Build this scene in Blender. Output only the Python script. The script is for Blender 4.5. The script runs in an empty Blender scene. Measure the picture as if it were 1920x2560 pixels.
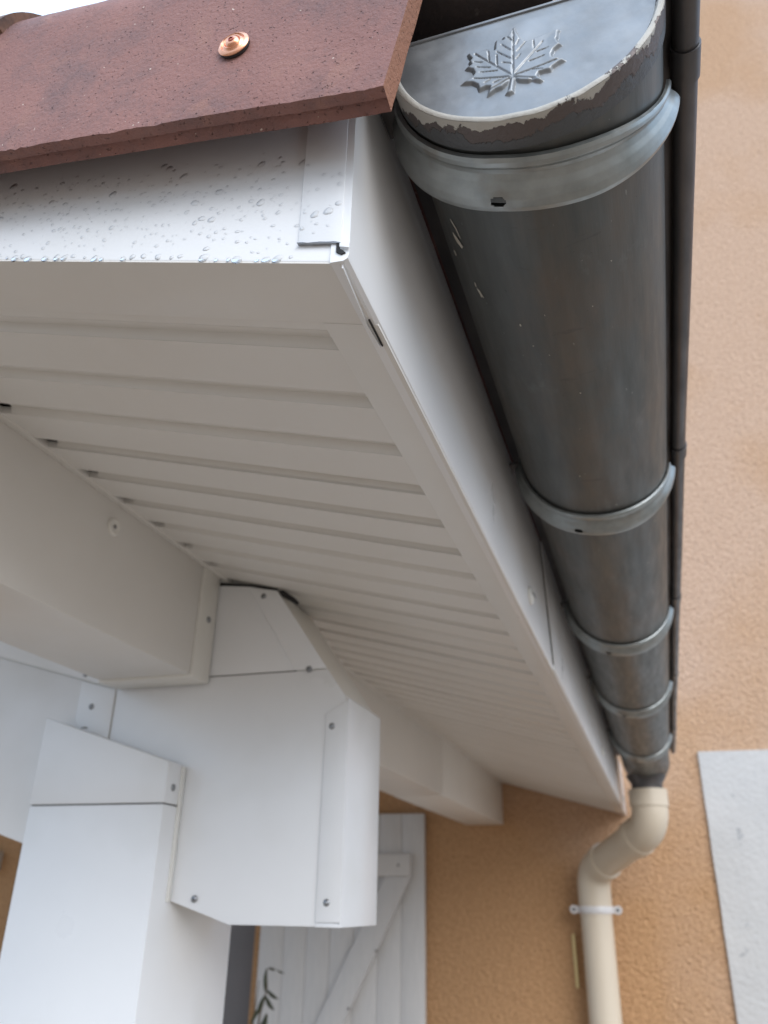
import bpy, bmesh, math, random
from mathutils import Vector, Matrix, noise
random.seed(7)
R = math.radians
sc = bpy.context.scene
col = sc.collection
H = 1.85                       # camera height above the ground; every z below is measured from there
# ------------------------------------------------------------------ camera, sky, sun, exposure
cd = bpy.data.cameras.new('camera'); cam = bpy.data.objects.new('camera', cd); col.objects.link(cam)
cam.matrix_world = Matrix(((0.95198199, 0.11781143, 0.28257878, 0), (0.30564253, -0.41905369, -0.85497172, 0),
                           (0.01769024, 0.90028577, -0.43493975, H), (0, 0, 0, 1)))
cd.sensor_width = 36; cd.sensor_fit = 'AUTO'; cd.lens = 28.158; cd.clip_start = 0.02; cd.clip_end = 3000
cd.dof.use_dof = True; cd.dof.focus_distance = 0.43; cd.dof.aperture_fstop = 10.5
sc.camera = cam
SUN_EL, SUN_AZ = R(32), R(143)      # azimuth clockwise from +Y: to the right of the camera and behind it
w = bpy.data.worlds.new('World'); sc.world = w; w.use_nodes = True
nt = w.node_tree; bg = nt.nodes['Background']
sky = nt.nodes.new('ShaderNodeTexSky'); sky.sky_type = 'NISHITA'; sky.sun_disc = False
sky.sun_elevation = SUN_EL; sky.sun_rotation = SUN_AZ; sky.air_density = 1.0; sky.dust_density = 2.0; sky.ozone_density = 1.0
# cloud cover: the standard overcast sky (horizon a third as bright as the zenith) laid over the clear sky
tc = nt.nodes.new('ShaderNodeTexCoord'); sx = nt.nodes.new('ShaderNodeSeparateXYZ'); nt.links.new(tc.outputs['Generated'], sx.inputs[0])
cr = nt.nodes.new('ShaderNodeMapRange'); nt.links.new(sx.outputs[2], cr.inputs[0])
cr.inputs[1].default_value = 0; cr.inputs[2].default_value = 1; cr.inputs[3].default_value = 4.2; cr.inputs[4].default_value = 11.2
cl_ = nt.nodes.new('ShaderNodeVectorMath'); cl_.operation = 'SCALE'; cl_.inputs[0].default_value = (.72, .925, 1.20); nt.links.new(cr.outputs[0], cl_.inputs['Scale'])
mxs = nt.nodes.new('ShaderNodeMix'); mxs.data_type = 'RGBA'; mxs.inputs[0].default_value = .75
nt.links.new(sky.outputs[0], mxs.inputs[6]); nt.links.new(cl_.outputs[0], mxs.inputs[7]); nt.links.new(mxs.outputs[2], bg.inputs[0]); bg.inputs[1].default_value = 0.10
sd = bpy.data.lights.new('sun', 'SUN'); sd.energy = 0.95; sd.angle = R(45); sd.color = (1, .98, .96)
sun = bpy.data.objects.new('sun', sd); col.objects.link(sun)
dv = Vector((math.sin(SUN_AZ) * math.cos(SUN_EL), math.cos(SUN_AZ) * math.cos(SUN_EL), math.sin(SUN_EL)))
sun.rotation_euler = dv.to_track_quat('Z', 'Y').to_euler(); sun.location = (0, 0, 30)
vs = sc.view_settings; vs.view_transform = 'Standard'; vs.look = 'None'; vs.gamma = 1; vs.exposure = 1.17; vs.use_curve_mapping = False
sc.cycles.max_bounces = 8; sc.cycles.diffuse_bounces = 6

# ------------------------------------------------------------------ materials
MATS = {}
def mat(name, base, rough=.5, metal=0, var=None, vscale=20, vstretch=(1, 1, 1), bump=0, bscale=200, rvar=0, spec=.5, bdetail=4, trans=0, ior=1.45, spots=None):
    if name in MATS: return MATS[name]
    m = bpy.data.materials.new(name); m.use_nodes = True; n = m.node_tree.nodes; l = m.node_tree.links
    b = n['Principled BSDF']; b.inputs['Base Color'].default_value = (*base, 1); b.inputs['Roughness'].default_value = rough
    b.inputs['Metallic'].default_value = metal; b.inputs['Specular IOR Level'].default_value = spec; b.inputs['IOR'].default_value = ior
    b.inputs['Transmission Weight'].default_value = trans
    g = n.new('ShaderNodeNewGeometry'); mp = n.new('ShaderNodeMapping'); mp.inputs['Scale'].default_value = vstretch
    l.new(g.outputs['Position'], mp.inputs[0])
    colsock = None
    if var:
        t = n.new('ShaderNodeTexNoise'); t.inputs['Scale'].default_value = vscale; t.inputs['Detail'].default_value = 6; t.inputs['Roughness'].default_value = .6
        l.new(mp.outputs[0], t.inputs['Vector'])
        r = n.new('ShaderNodeValToRGB'); r.color_ramp.elements[0].position = .32; r.color_ramp.elements[1].position = .68
        r.color_ramp.elements[0].color = (*base, 1); r.color_ramp.elements[1].color = (*var, 1)
        l.new(t.outputs[0], r.inputs[0]); colsock = r.outputs[0]
    if spots:                     # (colour, scale, threshold)
        t2 = n.new('ShaderNodeTexNoise'); t2.inputs['Scale'].default_value = spots[1]; t2.inputs['Detail'].default_value = 3
        l.new(g.outputs['Position'], t2.inputs['Vector'])
        mr = n.new('ShaderNodeMapRange'); mr.inputs[1].default_value = spots[2]; mr.inputs[2].default_value = spots[2] + (spots[3] if len(spots) > 3 else .06)
        l.new(t2.outputs[0], mr.inputs[0])
        mx = n.new('ShaderNodeMix'); mx.data_type = 'RGBA'; l.new(mr.outputs[0], mx.inputs[0])
        if colsock: l.new(colsock, mx.inputs[6])
        else: mx.inputs[6].default_value = (*base, 1)
        mx.inputs[7].default_value = (*spots[0], 1); colsock = mx.outputs[2]
    if colsock: l.new(colsock, b.inputs['Base Color'])
    if rvar:
        t = n.new('ShaderNodeTexNoise'); t.inputs['Scale'].default_value = vscale * 2.3; t.inputs['Detail'].default_value = 5
        l.new(mp.outputs[0], t.inputs['Vector'])
        mr = n.new('ShaderNodeMapRange'); mr.inputs[3].default_value = rough - rvar; mr.inputs[4].default_value = rough + rvar
        mr.inputs[1].default_value = .3; mr.inputs[2].default_value = .7
        l.new(t.outputs[0], mr.inputs[0]); l.new(mr.outputs[0], b.inputs['Roughness'])
    if bump:
        t = n.new('ShaderNodeTexNoise'); t.inputs['Scale'].default_value = bscale; t.inputs['Detail'].default_value = bdetail
        l.new(g.outputs['Position'], t.inputs['Vector'])
        bp = n.new('ShaderNodeBump'); bp.inputs['Strength'].default_value = 1; bp.inputs['Distance'].default_value = bump
        l.new(t.outputs[0], bp.inputs['Height']); l.new(bp.outputs[0], b.inputs['Normal'])
    MATS[name] = m; return m

white = mat('white_lacquered_metal', (.80, .805, .81), .32, var=(.765, .77, .78), vscale=5, rvar=.05, spots=((.70, .70, .685), 7, .5, .35), bump=.0016, bscale=4, bdetail=0)
cream = mat('cream_lacquered_metal', (.76, .745, .70), .35, var=(.73, .715, .67), vscale=9, rvar=.06)
pvc = mat('white_soffit_plastic', (.74, .72, .685), .42, var=(.71, .69, .655), vscale=6, rvar=.05)
shutm = mat('white_painted_wood', (.60, .585, .57), .5, var=(.55, .54, .53), vscale=14, vstretch=(6, 6, 1), bump=.0004, bscale=60)
zincdark = mat('dark_zinc', (.09, .09, .095), .42, .75, var=(.15, .14, .14), vscale=30, vstretch=(1, .4, 1), rvar=.1)
galv = mat('galvanised_hook', (.27, .295, .295), .38, .75, var=(.38, .405, .405), vscale=45, rvar=.1, spots=((.26, .22, .18), 26, .56, .2))
capm = mat('grey_zinc_sheet', (.205, .218, .23), .40, .45, var=(.28, .295, .31), vscale=42, rvar=.1, spots=((.33, .345, .36), 34, .54, .2), bump=.00025, bscale=90)
pipem = mat('sand_plastic', (.62, .54, .43), .35, var=(.58, .505, .40), vscale=4)
clampm = mat('grey_plastic', (.66, .645, .64), .35, var=(.61, .60, .60), vscale=20)
dark = mat('shadow_dark', (.02, .02, .022), .8, var=(.03, .028, .028), vscale=20)
rubber = mat('black_rubber', (.03, .03, .032), .6, var=(.05, .05, .05), vscale=60)
copper = mat('polished_copper', (.83, .42, .27), .26, .95, var=(.74, .34, .20), vscale=120, rvar=.08)
redcopper = mat('red_copper', (.42, .12, .08), .35, .8, var=(.36, .10, .07), vscale=100)
steel = mat('screw_steel', (.36, .37, .38), .35, .9, var=(.25, .25, .26), vscale=200)
deckm = mat('roof_timber', (.10, .07, .045), .8, var=(.07, .05, .035), vscale=18, vstretch=(1, 8, 1))
glass = mat('window_glass', (.05, .055, .06), .08, var=(.06, .06, .065), vscale=2)
framem = mat('grey_window_frame', (.17, .155, .155), .5, var=(.15, .14, .14), vscale=8)
yellow = mat('pale_yellow_wood', (.74, .60, .30), .55, var=(.66, .53, .26), vscale=30)
leafm = mat('green_leaf', (.045, .052, .025), .5, var=(.065, .07, .035), vscale=30)
stemm = mat('brown_stem', (.13, .09, .05), .6, var=(.10, .07, .04), vscale=40)
paint = mat('cream_paint_fleck', (.56, .53, .46), .6, var=(.48, .45, .39), vscale=300)
plaster = mat('white_plaster', (.53, .515, .495), .8, var=(.47, .46, .445), vscale=5, spots=((.33, .33, .33), 26, .67), bump=.003, bscale=70, bdetail=6)
groundm = mat('beige_paving', (.25, .188, .135), .85, var=(.215, .162, .118), vscale=1.3, bump=.004, bscale=60)
def watermat():
    m = bpy.data.materials.new('water'); m.use_nodes = True; n = m.node_tree.nodes; l = m.node_tree.links; n.remove(n['Principled BSDF'])
    t = n.new('ShaderNodeBsdfTransparent'); t.inputs[0].default_value = (1, 1, 1, 1); g = n.new('ShaderNodeBsdfGlossy'); g.inputs['Roughness'].default_value = .03
    rf = n.new('ShaderNodeBsdfRefraction'); rf.inputs['IOR'].default_value = 1.33; rf.inputs['Roughness'].default_value = 0
    f = n.new('ShaderNodeFresnel'); f.inputs[0].default_value = 1.33; a = n.new('ShaderNodeMixShader'); a.inputs[0].default_value = .0; l.new(t.outputs[0], a.inputs[1]); l.new(rf.outputs[0], a.inputs[2])
    x = n.new('ShaderNodeMixShader'); l.new(f.outputs[0], x.inputs[0]); l.new(a.outputs[0], x.inputs[1]); l.new(g.outputs[0], x.inputs[2]); l.new(x.outputs[0], n['Material Output'].inputs[0]); return m
water = watermat()
shadetile = mat('shaded_dirty_terracotta', (.050, .042, .042), .8, var=(.075, .058, .052), vscale=40, spots=((.22, .20, .18), 60, .70), bump=.0006, bscale=200)  # deep shade under the eave painted into the colour, together with dirt
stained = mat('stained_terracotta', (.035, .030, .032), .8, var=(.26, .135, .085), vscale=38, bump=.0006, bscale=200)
potm = mat('terracotta_pot', (.36, .15, .085), .75, var=(.30, .12, .07), vscale=20)

def terracotta():
    m = bpy.data.materials.new('terracotta'); m.use_nodes = True; n = m.node_tree.nodes; l = m.node_tree.links; b = n['Principled BSDF']
    b.inputs['Roughness'].default_value = .72; b.inputs['Specular IOR Level'].default_value = .35
    g = n.new('ShaderNodeNewGeometry')
    def nz(s, d=5, r=.55):
        t = n.new('ShaderNodeTexNoise'); t.inputs['Scale'].default_value = s; t.inputs['Detail'].default_value = d; t.inputs['Roughness'].default_value = r
        l.new(g.outputs['Position'], t.inputs['Vector']); return t.outputs[0]
    def mix(f, a, c):
        x = n.new('ShaderNodeMix'); x.data_type = 'RGBA'; l.new(f, x.inputs[0])
        if isinstance(a, tuple): x.inputs[6].default_value = (*a, 1)
        else: l.new(a, x.inputs[6])
        x.inputs[7].default_value = (*c, 1); return x.outputs[2]
    def rng(v, a, c):
        x = n.new('ShaderNodeMapRange'); x.inputs[1].default_value = a; x.inputs[2].default_value = c; l.new(v, x.inputs[0]); return x.outputs[0]
    c = mix(rng(nz(14), .35, .65), (.235, .116, .100), (.280, .140, .118))
    c = mix(rng(nz(13, 8, .72), .47, .74), c, (.135, .092, .092))              # sooty blooms
    c = mix(rng(nz(34, 6, .6), .57, .72), c, (.29, .150, .118))              # orange patches
    c = mix(rng(nz(420, 2), .71, .77), c, (.05, .034, .034))                   # dark pits
    c = mix(rng(nz(330, 1), .775, .80), c, (.55, .44, .38))                   # pale grog
    sx = n.new('ShaderNodeSeparateXYZ'); l.new(g.outputs['True Normal'], sx.inputs[0])
    f = rng(sx.outputs[0], .75, .9); f2 = mix(f, c, (.31, .145, .09))         # fresh saw-cut end, orange
    l.new(f2, b.inputs['Base Color'])
    v = n.new('ShaderNodeTexVoronoi'); v.inputs['Scale'].default_value = 260; l.new(g.outputs['Position'], v.inputs['Vector'])
    a = n.new('ShaderNodeMath'); a.operation = 'ADD'; l.new(nz(900, 3), a.inputs[0]); l.new(rng(nz(380, 3), .3, .7), a.inputs[1])
    bp = n.new('ShaderNodeBump'); bp.inputs['Distance'].default_value = .0003; l.new(a.outputs[0], bp.inputs['Height'])
    pit = n.new('ShaderNodeBump'); pit.inputs['Distance'].default_value = .0012; pit.invert = True
    l.new(rng(nz(480, 1), .68, .78), pit.inputs['Height']); l.new(bp.outputs[0], pit.inputs['Normal'])
    l.new(pit.outputs[0], b.inputs['Normal']); return m
terra = terracotta()

def zincmat():
    m = bpy.data.materials.new('weathered_zinc'); m.use_nodes = True; n = m.node_tree.nodes; l = m.node_tree.links; b = n['Principled BSDF']
    g = n.new('ShaderNodeNewGeometry')
    def nz(s, st=(1, 1, 1), d=5, r=.6):
        mp = n.new('ShaderNodeMapping'); mp.inputs['Scale'].default_value = st; l.new(g.outputs['Position'], mp.inputs[0])
        t = n.new('ShaderNodeTexNoise'); t.inputs['Scale'].default_value = s; t.inputs['Detail'].default_value = d; t.inputs['Roughness'].default_value = r
        l.new(mp.outputs[0], t.inputs['Vector']); return t.outputs[0]
    def rng(v, a, c, e=0, f=1):
        x = n.new('ShaderNodeMapRange'); x.inputs[1].default_value = a; x.inputs[2].default_value = c; x.inputs[3].default_value = e; x.inputs[4].default_value = f; l.new(v, x.inputs[0]); return x.outputs[0]
    def mix(f, a, c):
        x = n.new('ShaderNodeMix'); x.data_type = 'RGBA'; l.new(f, x.inputs[0])
        if isinstance(a, tuple): x.inputs[6].default_value = (*a, 1)
        else: l.new(a, x.inputs[6])
        x.inputs[7].default_value = (*c, 1); return x.outputs[2]
    c = mix(rng(nz(60, (1, .12, 1)), .3, .7), (.085, .094, .094), (.125, .135, .134))
    c = mix(rng(nz(11, (1, .35, 1), 8, .72), .46, .74, 0, .85), c, (.150, .122, .100))      # brown bloom
    c = mix(rng(nz(26, (1, .5, 1), 8, .7), .58, .74, 0, .6), c, (.19, .205, .205))           # pale oxide
    c = mix(rng(nz(38, (.6, 3, .6), 4), .66, .70, 0, .5), c, (.085, .085, .085))             # drip marks
    c = mix(rng(nz(420, (1, 1, 1), 2), .73, .77, 0, .8), c, (.045, .045, .045))             # specks
    c = mix(rng(nz(300, (1, .3, 1), 2), .74, .77, 0, .6), c, (.36, .38, .37))
    l.new(c, b.inputs['Base Color']); b.inputs['Metallic'].default_value = .55
    l.new(rng(nz(90, (1, .15, 1)), .3, .7, .38, .56), b.inputs['Roughness'])
    bp = n.new('ShaderNodeBump'); bp.inputs['Distance'].default_value = .00008; l.new(nz(700, (1, .1, 1), 2), bp.inputs['Height'])
    b2 = n.new('ShaderNodeBump'); b2.inputs['Distance'].default_value = .0012; l.new(nz(9, (1, 1, 1), 1), b2.inputs['Height']); l.new(bp.outputs[0], b2.inputs['Normal'])
    l.new(b2.outputs[0], b.inputs['Normal']); return m
zinc = zincmat()

def stucco():
    m = bpy.data.materials.new('ochre_stucco'); m.use_nodes = True; n = m.node_tree.nodes; l = m.node_tree.links; b = n['Principled BSDF']
    b.inputs['Roughness'].default_value = .9; b.inputs['Specular IOR Level'].default_value = .2
    g = n.new('ShaderNodeNewGeometry')
    def nz(s, d=4):
        t = n.new('ShaderNodeTexNoise'); t.inputs['Scale'].default_value = s; t.inputs['Detail'].default_value = d
        l.new(g.outputs['Position'], t.inputs['Vector']); return t.outputs[0]
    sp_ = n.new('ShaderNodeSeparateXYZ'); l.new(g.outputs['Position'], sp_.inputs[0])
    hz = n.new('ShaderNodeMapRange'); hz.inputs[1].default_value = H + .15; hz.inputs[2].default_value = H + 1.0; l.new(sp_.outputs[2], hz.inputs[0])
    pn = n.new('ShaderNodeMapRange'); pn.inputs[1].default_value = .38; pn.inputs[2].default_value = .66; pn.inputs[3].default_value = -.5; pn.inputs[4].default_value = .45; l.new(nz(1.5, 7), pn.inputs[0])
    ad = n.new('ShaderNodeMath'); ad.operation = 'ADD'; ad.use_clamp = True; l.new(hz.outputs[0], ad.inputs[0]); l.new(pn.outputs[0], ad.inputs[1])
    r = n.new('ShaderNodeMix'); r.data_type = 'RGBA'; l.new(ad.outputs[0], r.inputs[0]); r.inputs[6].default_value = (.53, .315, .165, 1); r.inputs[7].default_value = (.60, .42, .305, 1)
    r2 = n.new('ShaderNodeMapRange'); r2.inputs[1].default_value = .35; r2.inputs[2].default_value = .7; l.new(nz(85, 3), r2.inputs[0])
    mx = n.new('ShaderNodeMix'); mx.data_type = 'RGBA'; mx.blend_type = 'MULTIPLY'; mx.inputs[7].default_value = (.80, .77, .74, 1)
    l.new(r2.outputs[0], mx.inputs[0]); l.new(r.outputs[2], mx.inputs[6]); l.new(mx.outputs[2], b.inputs['Base Color'])
    vo = n.new('ShaderNodeTexVoronoi'); vo.inputs['Scale'].default_value = 95; vo.feature = 'SMOOTH_F1'; vo.inputs['Randomness'].default_value = 1
    nd = n.new('ShaderNodeTexNoise'); nd.inputs['Scale'].default_value = 40; l.new(g.outputs['Position'], nd.inputs['Vector'])
    mv = n.new('ShaderNodeVectorMath'); mv.operation = 'MULTIPLY_ADD'; mv.inputs[1].default_value = (.02, .02, .02); l.new(nd.outputs['Color'], mv.inputs[0]); l.new(g.outputs['Position'], mv.inputs[2]); l.new(mv.outputs[0], vo.inputs['Vector'])
    a = n.new('ShaderNodeMath'); a.operation = 'MULTIPLY_ADD'; a.inputs[1].default_value = -.7
    l.new(vo.outputs['Distance'], a.inputs[0]); l.new(nz(130, 5), a.inputs[2])
    bp = n.new('ShaderNodeBump'); bp.inputs['Distance'].default_value = .0085; l.new(a.outputs[0], bp.inputs['Height']); l.new(bp.outputs[0], b.inputs['Normal'])
    return m
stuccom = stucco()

def rimpaint():                     # zinc sleeve of the end cap with old solder and flaking cream paint along its edge
    m = bpy.data.materials.new('flaking_paint_zinc'); m.use_nodes = True; n = m.node_tree.nodes; l = m.node_tree.links; b = n['Principled BSDF']
    g = n.new('ShaderNodeNewGeometry'); s = n.new('ShaderNodeSeparateXYZ'); l.new(g.outputs['Position'], s.inputs[0])
    def nz(sc_, st=(1, 1, 1), d=6):
        mp = n.new('ShaderNodeMapping'); mp.inputs['Scale'].default_value = st; l.new(g.outputs['Position'], mp.inputs[0])
        t = n.new('ShaderNodeTexNoise'); t.inputs['Scale'].default_value = sc_; t.inputs['Detail'].default_value = d; t.inputs['Roughness'].default_value = .65
        l.new(mp.outputs[0], t.inputs['Vector']); return t.outputs[0]
    def ma(op, a, c):
        x = n.new('ShaderNodeMath'); x.operation = op
        for i, q in enumerate((a, c)):
            if isinstance(q, (int, float)): x.inputs[i].default_value = q
            else: l.new(q, x.inputs[i])
        return x.outputs[0]
    def rng(v, a, c):
        x = n.new('ShaderNodeMapRange'); x.inputs[1].default_value = a; x.inputs[2].default_value = c; l.new(v, x.inputs[0]); return x.outputs[0]
    dy = ma('SUBTRACT', s.outputs[1], .279)                       # distance from the rim
    lf = rng(s.outputs[0], -.02, -.098)                           # the wall-side end kept more of its paint
    reach = ma('ADD', ma('MULTIPLY', lf, .010), .0002)
    wob = ma('MULTIPLY', ma('SUBTRACT', nz(70, (1, .6, 1)), .47), .030)
    f = rng(ma('SUBTRACT', ma('ADD', reach, wob), dy), -.0002, .0002)
    fl = rng(ma('SUBTRACT', ma('ADD', ma('MULTIPLY', ma('SUBTRACT', nz(45, (1, .5, 1)), .5), .03), .0095), dy), -.0003, .0003)
    x = n.new('ShaderNodeMix'); x.data_type = 'RGBA'; l.new(fl, x.inputs[0]); x.inputs[6].default_value = (.10, .105, .11, 1); x.inputs[7].default_value = (.125, .105, .10, 1)
    y = n.new('ShaderNodeMix'); y.data_type = 'RGBA'; l.new(f, y.inputs[0]); l.new(x.outputs[2], y.inputs[6]); y.inputs[7].default_value = (.47, .455, .415, 1)
    l.new(y.outputs[2], b.inputs['Base Color']); b.inputs['Roughness'].default_value = .5
    l.new(ma('MULTIPLY', ma('SUBTRACT', 1, f), .5), b.inputs['Metallic'])
    bp = n.new('ShaderNodeBump'); bp.inputs['Distance'].default_value = .0009
    l.new(ma('ADD', ma('ADD', f, ma('MULTIPLY', fl, .8)), ma('MULTIPLY', nz(160), .9)), bp.inputs['Height']); l.new(bp.outputs[0], b.inputs['Normal'])
    return m
rimm = rimpaint()

# ------------------------------------------------------------------ helpers
def link(o, parent=None):
    col.objects.link(o)
    if parent: o.parent = parent
    return o
def thing(name, label, cat, loc, group=None):
    o = bpy.data.objects.new(name, None); o.empty_display_size = .05; o.location = (loc[0], loc[1], loc[2] + H); link(o)
    tag(o, label, cat, group); return o
def tag(o, label=None, cat=None, group=None, kind=None):
    for k, v in (('label', label), ('category', cat), ('group', group), ('kind', kind)):
        if v: o[k] = v
    return o
def mk(name, V, F, m, parent=None, smooth=False, ang=35, bev=0):
    """V in scene coordinates, z measured from camera height"""
    off = Vector(parent.location) if parent and parent.type == 'EMPTY' else (parent_off(parent) if parent else Vector((0, 0, 0)))
    me = bpy.data.meshes.new(name)
    me.from_pydata([(v[0] - off.x, v[1] - off.y, v[2] + H - off.z) for v in V], [], F); me.validate()
    bm = bmesh.new(); bm.from_mesh(me); bmesh.ops.recalc_face_normals(bm, faces=bm.faces)
    if bev:
        bmesh.ops.bevel(bm, geom=[e for e in bm.edges if len(e.link_faces) == 2 and e.calc_face_angle(0) > .5], offset=bev, segments=2, profile=.5, affect='EDGES', clamp_overlap=True)
        bmesh.ops.recalc_face_normals(bm, faces=bm.faces)
    bm.to_mesh(me); bm.free()
    me.materials.append(m)
    if smooth:
        me.polygons.foreach_set('use_smooth', [True] * len(me.polygons)); me.set_sharp_from_angle(angle=R(ang))
    o = bpy.data.objects.new(name, me); return link(o, parent)
def parent_off(p):
    v = Vector((0, 0, 0))
    while p: v += Vector(p.location); p = p.parent
    return v
def box(name, x0, x1, y0, y1, z0, z1, m, parent=None, bev=.0008):
    V = [(x, y, z) for x in (x0, x1) for y in (y0, y1) for z in (z0, z1)]
    F = [(0, 1, 3, 2), (4, 6, 7, 5), (0, 4, 5, 1), (2, 3, 7, 6), (0, 2, 6, 4), (1, 5, 7, 3)]
    return mk(name, V, F, m, parent, bool(bev), 30, bev)
def prism(name, poly, y0, y1, m, parent=None, bev=.0006):
    """poly in (x,z), extruded along y"""
    k = len(poly); V = [(p[0], y0, p[1]) for p in poly] + [(p[0], y1, p[1]) for p in poly]
    F = [tuple(range(k)), tuple(range(2 * k - 1, k - 1, -1))] + [(i, (i + 1) % k, k + (i + 1) % k, k + i) for i in range(k)]
    return mk(name, V, F, m, parent, bool(bev), 30, bev)
def tube(name, pts, rads, m, parent=None, seg=32, cap=True, ang=40):
    pts = [Vector(p) for p in pts]; V = []; F = []
    if not isinstance(rads, (list, tuple)): rads = [rads] * len(pts)
    nrm = None
    for i, p in enumerate(pts):
        a = pts[max(i - 1, 0)]; b = pts[min(i + 1, len(pts) - 1)]
        t = (b - a).normalized()
        if nrm is None:
            nrm = t.orthogonal().normalized()
        nrm = (nrm - t * nrm.dot(t)).normalized(); bn = t.cross(nrm)
        for k in range(seg):
            an = 2 * math.pi * k / seg; V.append(p + (nrm * math.cos(an) + bn * math.sin(an)) * rads[i])
    for i in range(len(pts) - 1):
        for k in range(seg): F.append((i * seg + k, i * seg + (k + 1) % seg, (i + 1) * seg + (k + 1) % seg, (i + 1) * seg + k))
    if cap: F.append(tuple(range(seg))); F.append(tuple(range(len(V) - seg, len(V))))
    return mk(name, V, F, m, parent, True, ang)
def lathe(name, prof, origin, axis, m, parent=None, seg=32):
    """prof: (radius, height along axis)"""
    ax = Vector(axis).normalized(); u = ax.orthogonal().normalized(); v = ax.cross(u); o = Vector(origin); V = []; F = []
    for r, h in prof:
        for k in range(seg):
            a = 2 * math.pi * k / seg; V.append(o + ax * h + (u * math.cos(a) + v * math.sin(a)) * r)
    for i in range(len(prof) - 1):
        for k in range(seg): F.append((i * seg + k, i * seg + (k + 1) % seg, (i + 1) * seg + (k + 1) % seg, (i + 1) * seg + k))
    F.append(tuple(range(len(V) - seg, len(V)))); F.append(tuple(range(seg)))
    return mk(name, V, F, m, parent, True, 40)
def arc(c, r, a0, a1, k):
    return [(c[0] + r * math.cos(R(a0 + (a1 - a0) * i / k)), c[1] + r * math.sin(R(a0 + (a1 - a0) * i / k))) for i in range(k + 1)]

XF, YR, YW = -.112, .278, 3.117           # eave fascia plane, gable (rake) plane, house wall plane
S = R(15.53); TS = math.tan(S)
ZF = .2806
def zsof(x): return ZF + TS * (XF - x)     # underside of the soffit

_screw = {}
def screw(parent, loc, axis, rad=.0045, m=None, slot=False, name='screw'):
    """pan-head screw, shared mesh, axis points out of the surface"""
    key = (rad, slot, (m or steel).name)
    if key not in _screw:
        me = bpy.data.meshes.new('screw'); bm = bmesh.new(); prof = [(1, 0), (1, .18), (.86, .38), (.5, .52), (.30, .54)]; seg = 16; rows = []
        for r, h in prof: rows.append([bm.verts.new((rad * r * math.cos(2 * math.pi * k / seg), rad * r * math.sin(2 * math.pi * k / seg), rad * h)) for k in range(seg)])
        rows.append([bm.verts.new((rad * .24 * math.cos(2 * math.pi * k / seg), rad * .24 * math.sin(2 * math.pi * k / seg), rad * .1)) for k in range(seg)])
        for a, b in zip(rows, rows[1:]):
            for k in range(seg): bm.faces.new((a[k], a[(k + 1) % seg], b[(k + 1) % seg], b[k]))
        f = bm.faces.new(rows[-1]); bm.faces.new(rows[0][::-1]); f.material_index = 1
        if slot:
            for sx in (-1, 1):
                q = [bm.verts.new((sx * rad * .12, y * rad * .9, rad * .56)) for y in (-1, 1)] + [bm.verts.new((0, y * rad * .9, rad * .565)) for y in (1, -1)]
                g = bm.faces.new(q); g.material_index = 1
        bmesh.ops.recalc_face_normals(bm, faces=bm.faces); bm.to_mesh(me); bm.free()
        me.materials.append(m or steel); me.materials.append(dark)
        me.polygons.foreach_set('use_smooth', [True] * len(me.polygons)); me.set_sharp_from_angle(angle=R(40)); _screw[key] = me
    o = bpy.data.objects.new(name, _screw[key]); o.location = Vector((loc[0], loc[1], loc[2] + H)) - parent_off(parent)
    o.rotation_euler = Vector(axis).to_track_quat('Z', 'X').to_euler(); return link(o, parent)

# ------------------------------------------------------------------ ground and house wall
GZ = -H
gnd = mk('ground', [(-600, -600, GZ), (600, -600, GZ), (600, 600, GZ), (-600, 600, GZ)], [(0, 1, 2, 3)], groundm); tag(gnd, kind='structure')

OX0, OX1, OZ1 = -2.665, -1.512, .24         # door opening in the house wall
hw = thing('house_wall', 'ochre stucco house wall behind the porch, with a white plaster panel', 'wall', (0, YW, GZ))
xs = [-5, OX0, OX1, 3.2]; zs = [GZ, OZ1, 5.2]
V = []; F = []
for y in (YW, YW + .3):
    for z in zs:
        for x in xs: V.append((x, y, z))
for j in range(2):
    for i in range(3):
        if (i, j) == (1, 0): continue
        a = j * 4 + i; F.append((a, a + 1, a + 5, a + 4)); F.append((12 + a, 12 + a + 4, 12 + a + 5, 12 + a + 1))
for a, b in ((0, 4), (4, 8), (8, 9), (9, 10), (10, 11), (11, 7), (7, 3), (3, 2), (1, 0), (1, 5), (5, 6), (6, 2)): F.append((a, b, 12 + b, 12 + a))
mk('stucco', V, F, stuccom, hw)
# white plaster panel: proud render with a ragged trowelled edge
poly = []
for i in range(30): poly.append((.155 + .0025 * noise.noise((i * .9, 1, 0)), GZ + .02 + (.487 - GZ - .02) * i / 29))
for i in range(1, 40): poly.append((.155 + 2.6 * i / 39, .487 + .006 * noise.noise((i * 1.7, 5, 0))))
poly.append((2.755, GZ + .02))
prism('white_plaster_panel', poly, YW - .012, YW + .01, plaster, hw, 0)
# door set back in the opening
box('door_frame', OX0 + .001, OX0 + .07, YW + .14, YW + .2, GZ + .01, OZ1 - .001, framem, hw)
box('door_frame', OX1 - .21, OX1 - .001, YW + .10, YW + .2, GZ + .01, OZ1 - .001, framem, hw)
box('door_frame', OX0 + .071, OX1 - .211, YW + .14, YW + .2, OZ1 - .08, OZ1 - .001, framem, hw)
box('door_pane', OX0 + .071, OX1 - .211, YW + .16, YW + .18, GZ + .01, OZ1 - .081, glass, hw)
wb = box('wall_box', -2.86, -2.752, YW - .05, YW - .0005, .08, .158, shutm, None, .004)
tag(wb, 'small white box on the ochre wall, cut by the left edge of the photo', 'box')

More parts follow.
